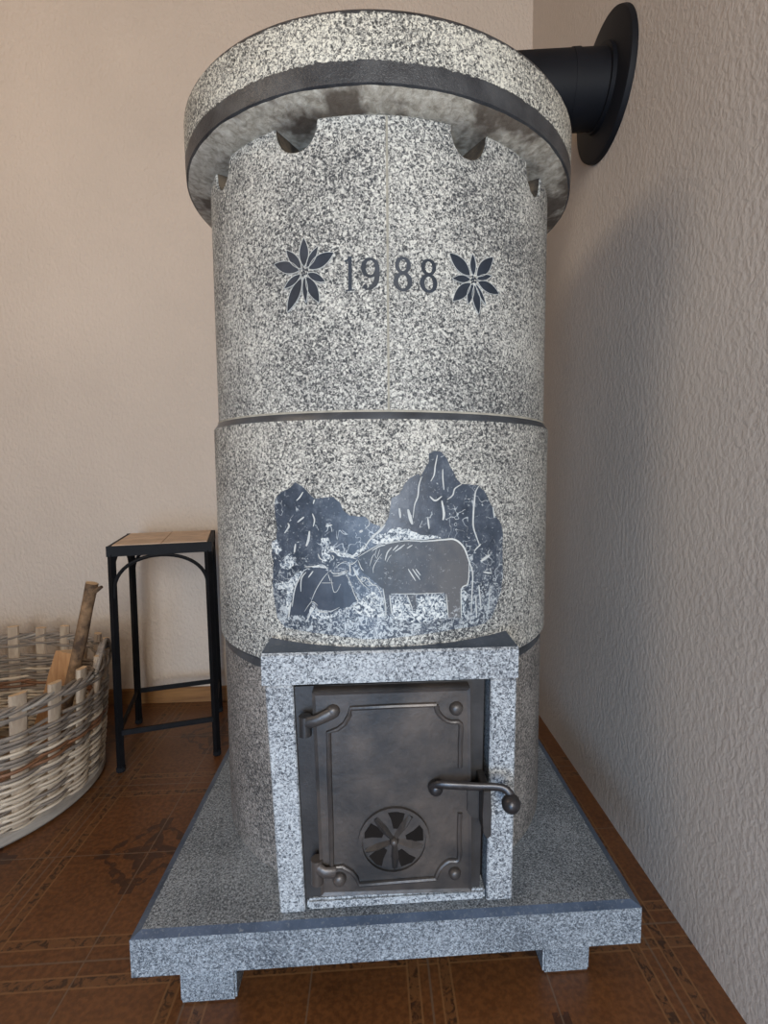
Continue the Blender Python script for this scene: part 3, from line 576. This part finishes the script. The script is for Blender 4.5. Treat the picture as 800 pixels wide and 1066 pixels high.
# ------------------------------------------------------------------ stool
ST = empty('plant_stand', 'tall black metal side table with a beige stone tile top beside the stove', 'side table', (-.586, .425, 0), math.radians(15))
hw, hd, H = .113, .128, .570
def leg(sx, sy):
    bm = bmesh.new(); add_bar(bm, (sx*hw, sy*hd, .0), (sx*(hw-.004), sy*(hd-.004), H-.02), .013, .013)
    add_box(bm, sx*hw-.0095, sx*hw+.0095, sy*hd-.0095, sy*hd+.0095, 0, .016, .003); obj('leg', bm, BMET, ST)
for sx in (-1, 1):
    for sy in (-1, 1): leg(sx, sy)
bm = bmesh.new()
for sy in (-1, 1): add_box(bm, -hw-.006, hw+.006, sy*hd-.004, sy*hd+.004, H-.025, H)
for sx in (-1, 1): add_box(bm, sx*hw-.004, sx*hw+.004, -hd, hd, H-.025, H)
add_box(bm, -hw, hw, -hd, hd, H-.012, H-.009)
obj('top_frame', bm, BMET, ST)
for x0, x1 in ((-hw+.005, .0006), (.0014, hw-.005)):
    for y0, y1 in ((-hd+.005, -.0006), (.0006, hd-.005)):
        bm = bmesh.new(); add_box(bm, x0, x1, y0, y1, H-.009, H+.0015, .0008); obj('tile', bm, TILE, ST)
for a, b in (((-hw, -hd, .10), (hw, -hd, .10)), ((-hw, hd, .10), (hw, hd, .10)), ((-hw, -hd, .10), (-hw, hd, .10)), ((hw, -hd, .10), (hw, hd, .10))):
    bm = bmesh.new(); add_bar(bm, a, b, .006, .013); obj('stretcher', bm, BMET, ST)
def arch(p0, p1, drop=.095):
    bm = bmesh.new(); p0, p1 = Vector(p0), Vector(p1); pts = []
    for i in range(25):
        t = i/24; a = PI*t; x = .5-.5*math.cos(a); pts.append(p0.lerp(p1, x)+Vector((0, 0, -drop+drop*math.sin(a)**.8)))
    pts = [pts[0]-Vector((0, 0, .006))] + pts + [pts[-1]-Vector((0, 0, .006))]
    add_tube(bm, pts, .0044, 8); obj('arch_brace', bm, BMET, ST, True)
zt_ = H-.027
arch((-hw+.006, -hd, zt_), (hw-.006, -hd, zt_)); arch((-hw+.006, hd, zt_), (hw-.006, hd, zt_)); arch((-hw, -hd+.006, zt_), (-hw, hd-.006, zt_)); arch((hw, -hd+.006, zt_), (hw, hd-.006, zt_))

# ------------------------------------------------------------------ basket
BC = Vector((-.972, .20, 0))
bk = empty('log_basket', 'large round wicker basket of grey and pale willow holding firewood', 'basket', BC)
NS = 26
def BR(z): return .262 + .030*(z/.30)**.8 if z > 0 else .262
def wav(name, z0, z1, mats, pick, dz=.0064):
    bm = bmesh.new(); row = 0; z = z0
    while z < z1:
        n = NS*6; pts = []
        for i in range(n):
            a = 2*PI*i/n; off = .0066*math.sin(NS/2*a + (row % 2)*PI)
            zz = z + .0022*math.sin(3*a+row) + .0016*noise.noise(Vector((math.cos(a)*4, math.sin(a)*4, row*.7)))
            pts.append(((BR(z)+off)*math.cos(a), (BR(z)+off)*math.sin(a), zz))
        add_tube(bm, pts, .0034+.0006*random.random(), 6, closed=True, mi=pick(row, z)); z += dz*(.9+.2*random.random()); row += 1
    obj(name, bm, mats, bk, True)
wav('wicker_weave', .022, .236, [WHT, WGR, WBR], lambda r, z: (2 if .145 < z < .163 else (0 if (z < .135 and r % 4) or (z < .2 and r % 3 == 0) else 1)))
wav('wicker_weave', .262, .272, [WHT, WGR, WBR], lambda r, z: 1)
bm = bmesh.new()     # twisted rope border under the rim
for s in range(4):
    pts = []; n = NS*8
    for i in range(n):
        a = 2*PI*i/n; ph = a*13 + s*PI/2; pts.append(((BR(.28)+.003+.0068*math.cos(ph))*math.cos(a), (BR(.28)+.003+.0068*math.cos(ph))*math.sin(a), .284+.0065*math.sin(ph)))
    add_tube(bm, pts, .0038, 7, closed=True, mi=0 if s else 1)
obj('rim_braid', bm, [WGR, HOOP], bk, True)
bm = bmesh.new()
add_lathe(bm, [(0, .004), (.272, .004), (.277, .010), (.277, .026), (.270, .030), (.262, .026), (0, .018)], n=96, mis=[0]*6)
obj('basket_base', bm, HOOP, bk, True)
for k in range(NS):
    a = 2*PI*(k+.5)/NS; bm = bmesh.new(); c, s = math.cos(a), math.sin(a); w0 = .0135+.003*random.random(); top = .304+.012*random.random()
    inn = (-1)**k*.0
    ring = []
    for z in (.012, .08, .15, .22, .27, top):
        R_ = BR(z)+inn; t = .0024 if z < .26 else .0055
        ring.append([bm.verts.new(((R_+dr)*c - s*dw*w0, (R_+dr)*s + c*dw*w0, z)) for dr, dw in ((t, -.8), (t*1.5, 0), (t, .8), (0, 1), (-t, .8), (-t, -.8), (0, -1))])
    for p, q in zip(ring, ring[1:]):
        for e in range(7): bm.faces.new((p[e], p[(e+1) % 7], q[(e+1) % 7], q[e]))
    bm.faces.new(ring[0][::-1]); bm.faces.new(ring[-1]).material_index = 1
    obj('stake', bm, [STK, CUT], bk, True)
bm = bmesh.new()   # small loop handle on the rim nearest the table
for dt, rr in ((-.004, .0052), (.004, .0046)):
    hpts = []
    for i in range(17):
        t = i/16; a = math.radians(2+24*t); R_ = BR(.29)+dt+.004; hpts.append((R_*math.cos(a), R_*math.sin(a), .285+.050*math.sin(PI*t)+dt))
    add_tube(bm, hpts, rr, 8)
obj('loop_handle', bm, WGR, bk, True)
def log(name, label, group, a, b, r, m_side, m_end, tri=False, bend=0.0, cat='firewood'):
    a, b = Vector(a), Vector(b); bm = bmesh.new(); n = 14; d = b-a; u, v = frame_of(d); seg = 18; rings = []
    for i in range(n+1):
        t = i/n; p = a.lerp(b, t) + u*bend*math.sin(PI*t); rg = []
        for k in range(seg):
            th = 2*PI*k/seg; rr = r*(1+.13*noise.noise(Vector((math.cos(th)*1.5, math.sin(th)*1.5, t*5+a.x*10))))
            if tri: rr *= .62/max(.5, math.cos((th % (2*PI/3))-PI/3))
            rg.append(bm.verts.new(p+u*rr*math.cos(th)+v*rr*math.sin(th)))
        rings.append(rg)
    for p, q in zip(rings, rings[1:]):
        for k in range(seg): bm.faces.new((p[k], p[(k+1) % seg], q[(k+1) % seg], q[k]))
    bm.faces.new(rings[0][::-1]).material_index = 1; bm.faces.new(rings[-1]).material_index = 1
    o = obj(name, bm, [m_side, m_end], None, True); o['label'] = label; o['category'] = cat; return o
br = log('branch', 'brown bark-covered branch sticking up out of the wicker basket', None, (-.790, .24, .10), (-.694, .25, .486), .0135, BARK, CUT, False, .006, 'branch')
bm = bmesh.new(); add_tube(bm, [(-.702, .249, .462), (-.682, .246, .470), (-.668, .243, .478)], [.008, .006, .0035], 8); tw = obj('twig_stub', bm, BARK, br, True)
log('split_log', 'orange-brown split log leaning inside the basket just left of the tall branch', None, (-.86, .30, .06), (-.80, .33, .292), .026, SPLIT, CUT, True)
log('split_log', 'split log lying low across the middle of the basket', None, (-1.16, .10, .065), (-.92, .13, .11), .034, BARK, CUT, True)
log('split_log', 'round barky log lying at the bottom of the basket', None, (-1.08, .33, .062), (-.93, .27, .066), .030, BARK, CUT)
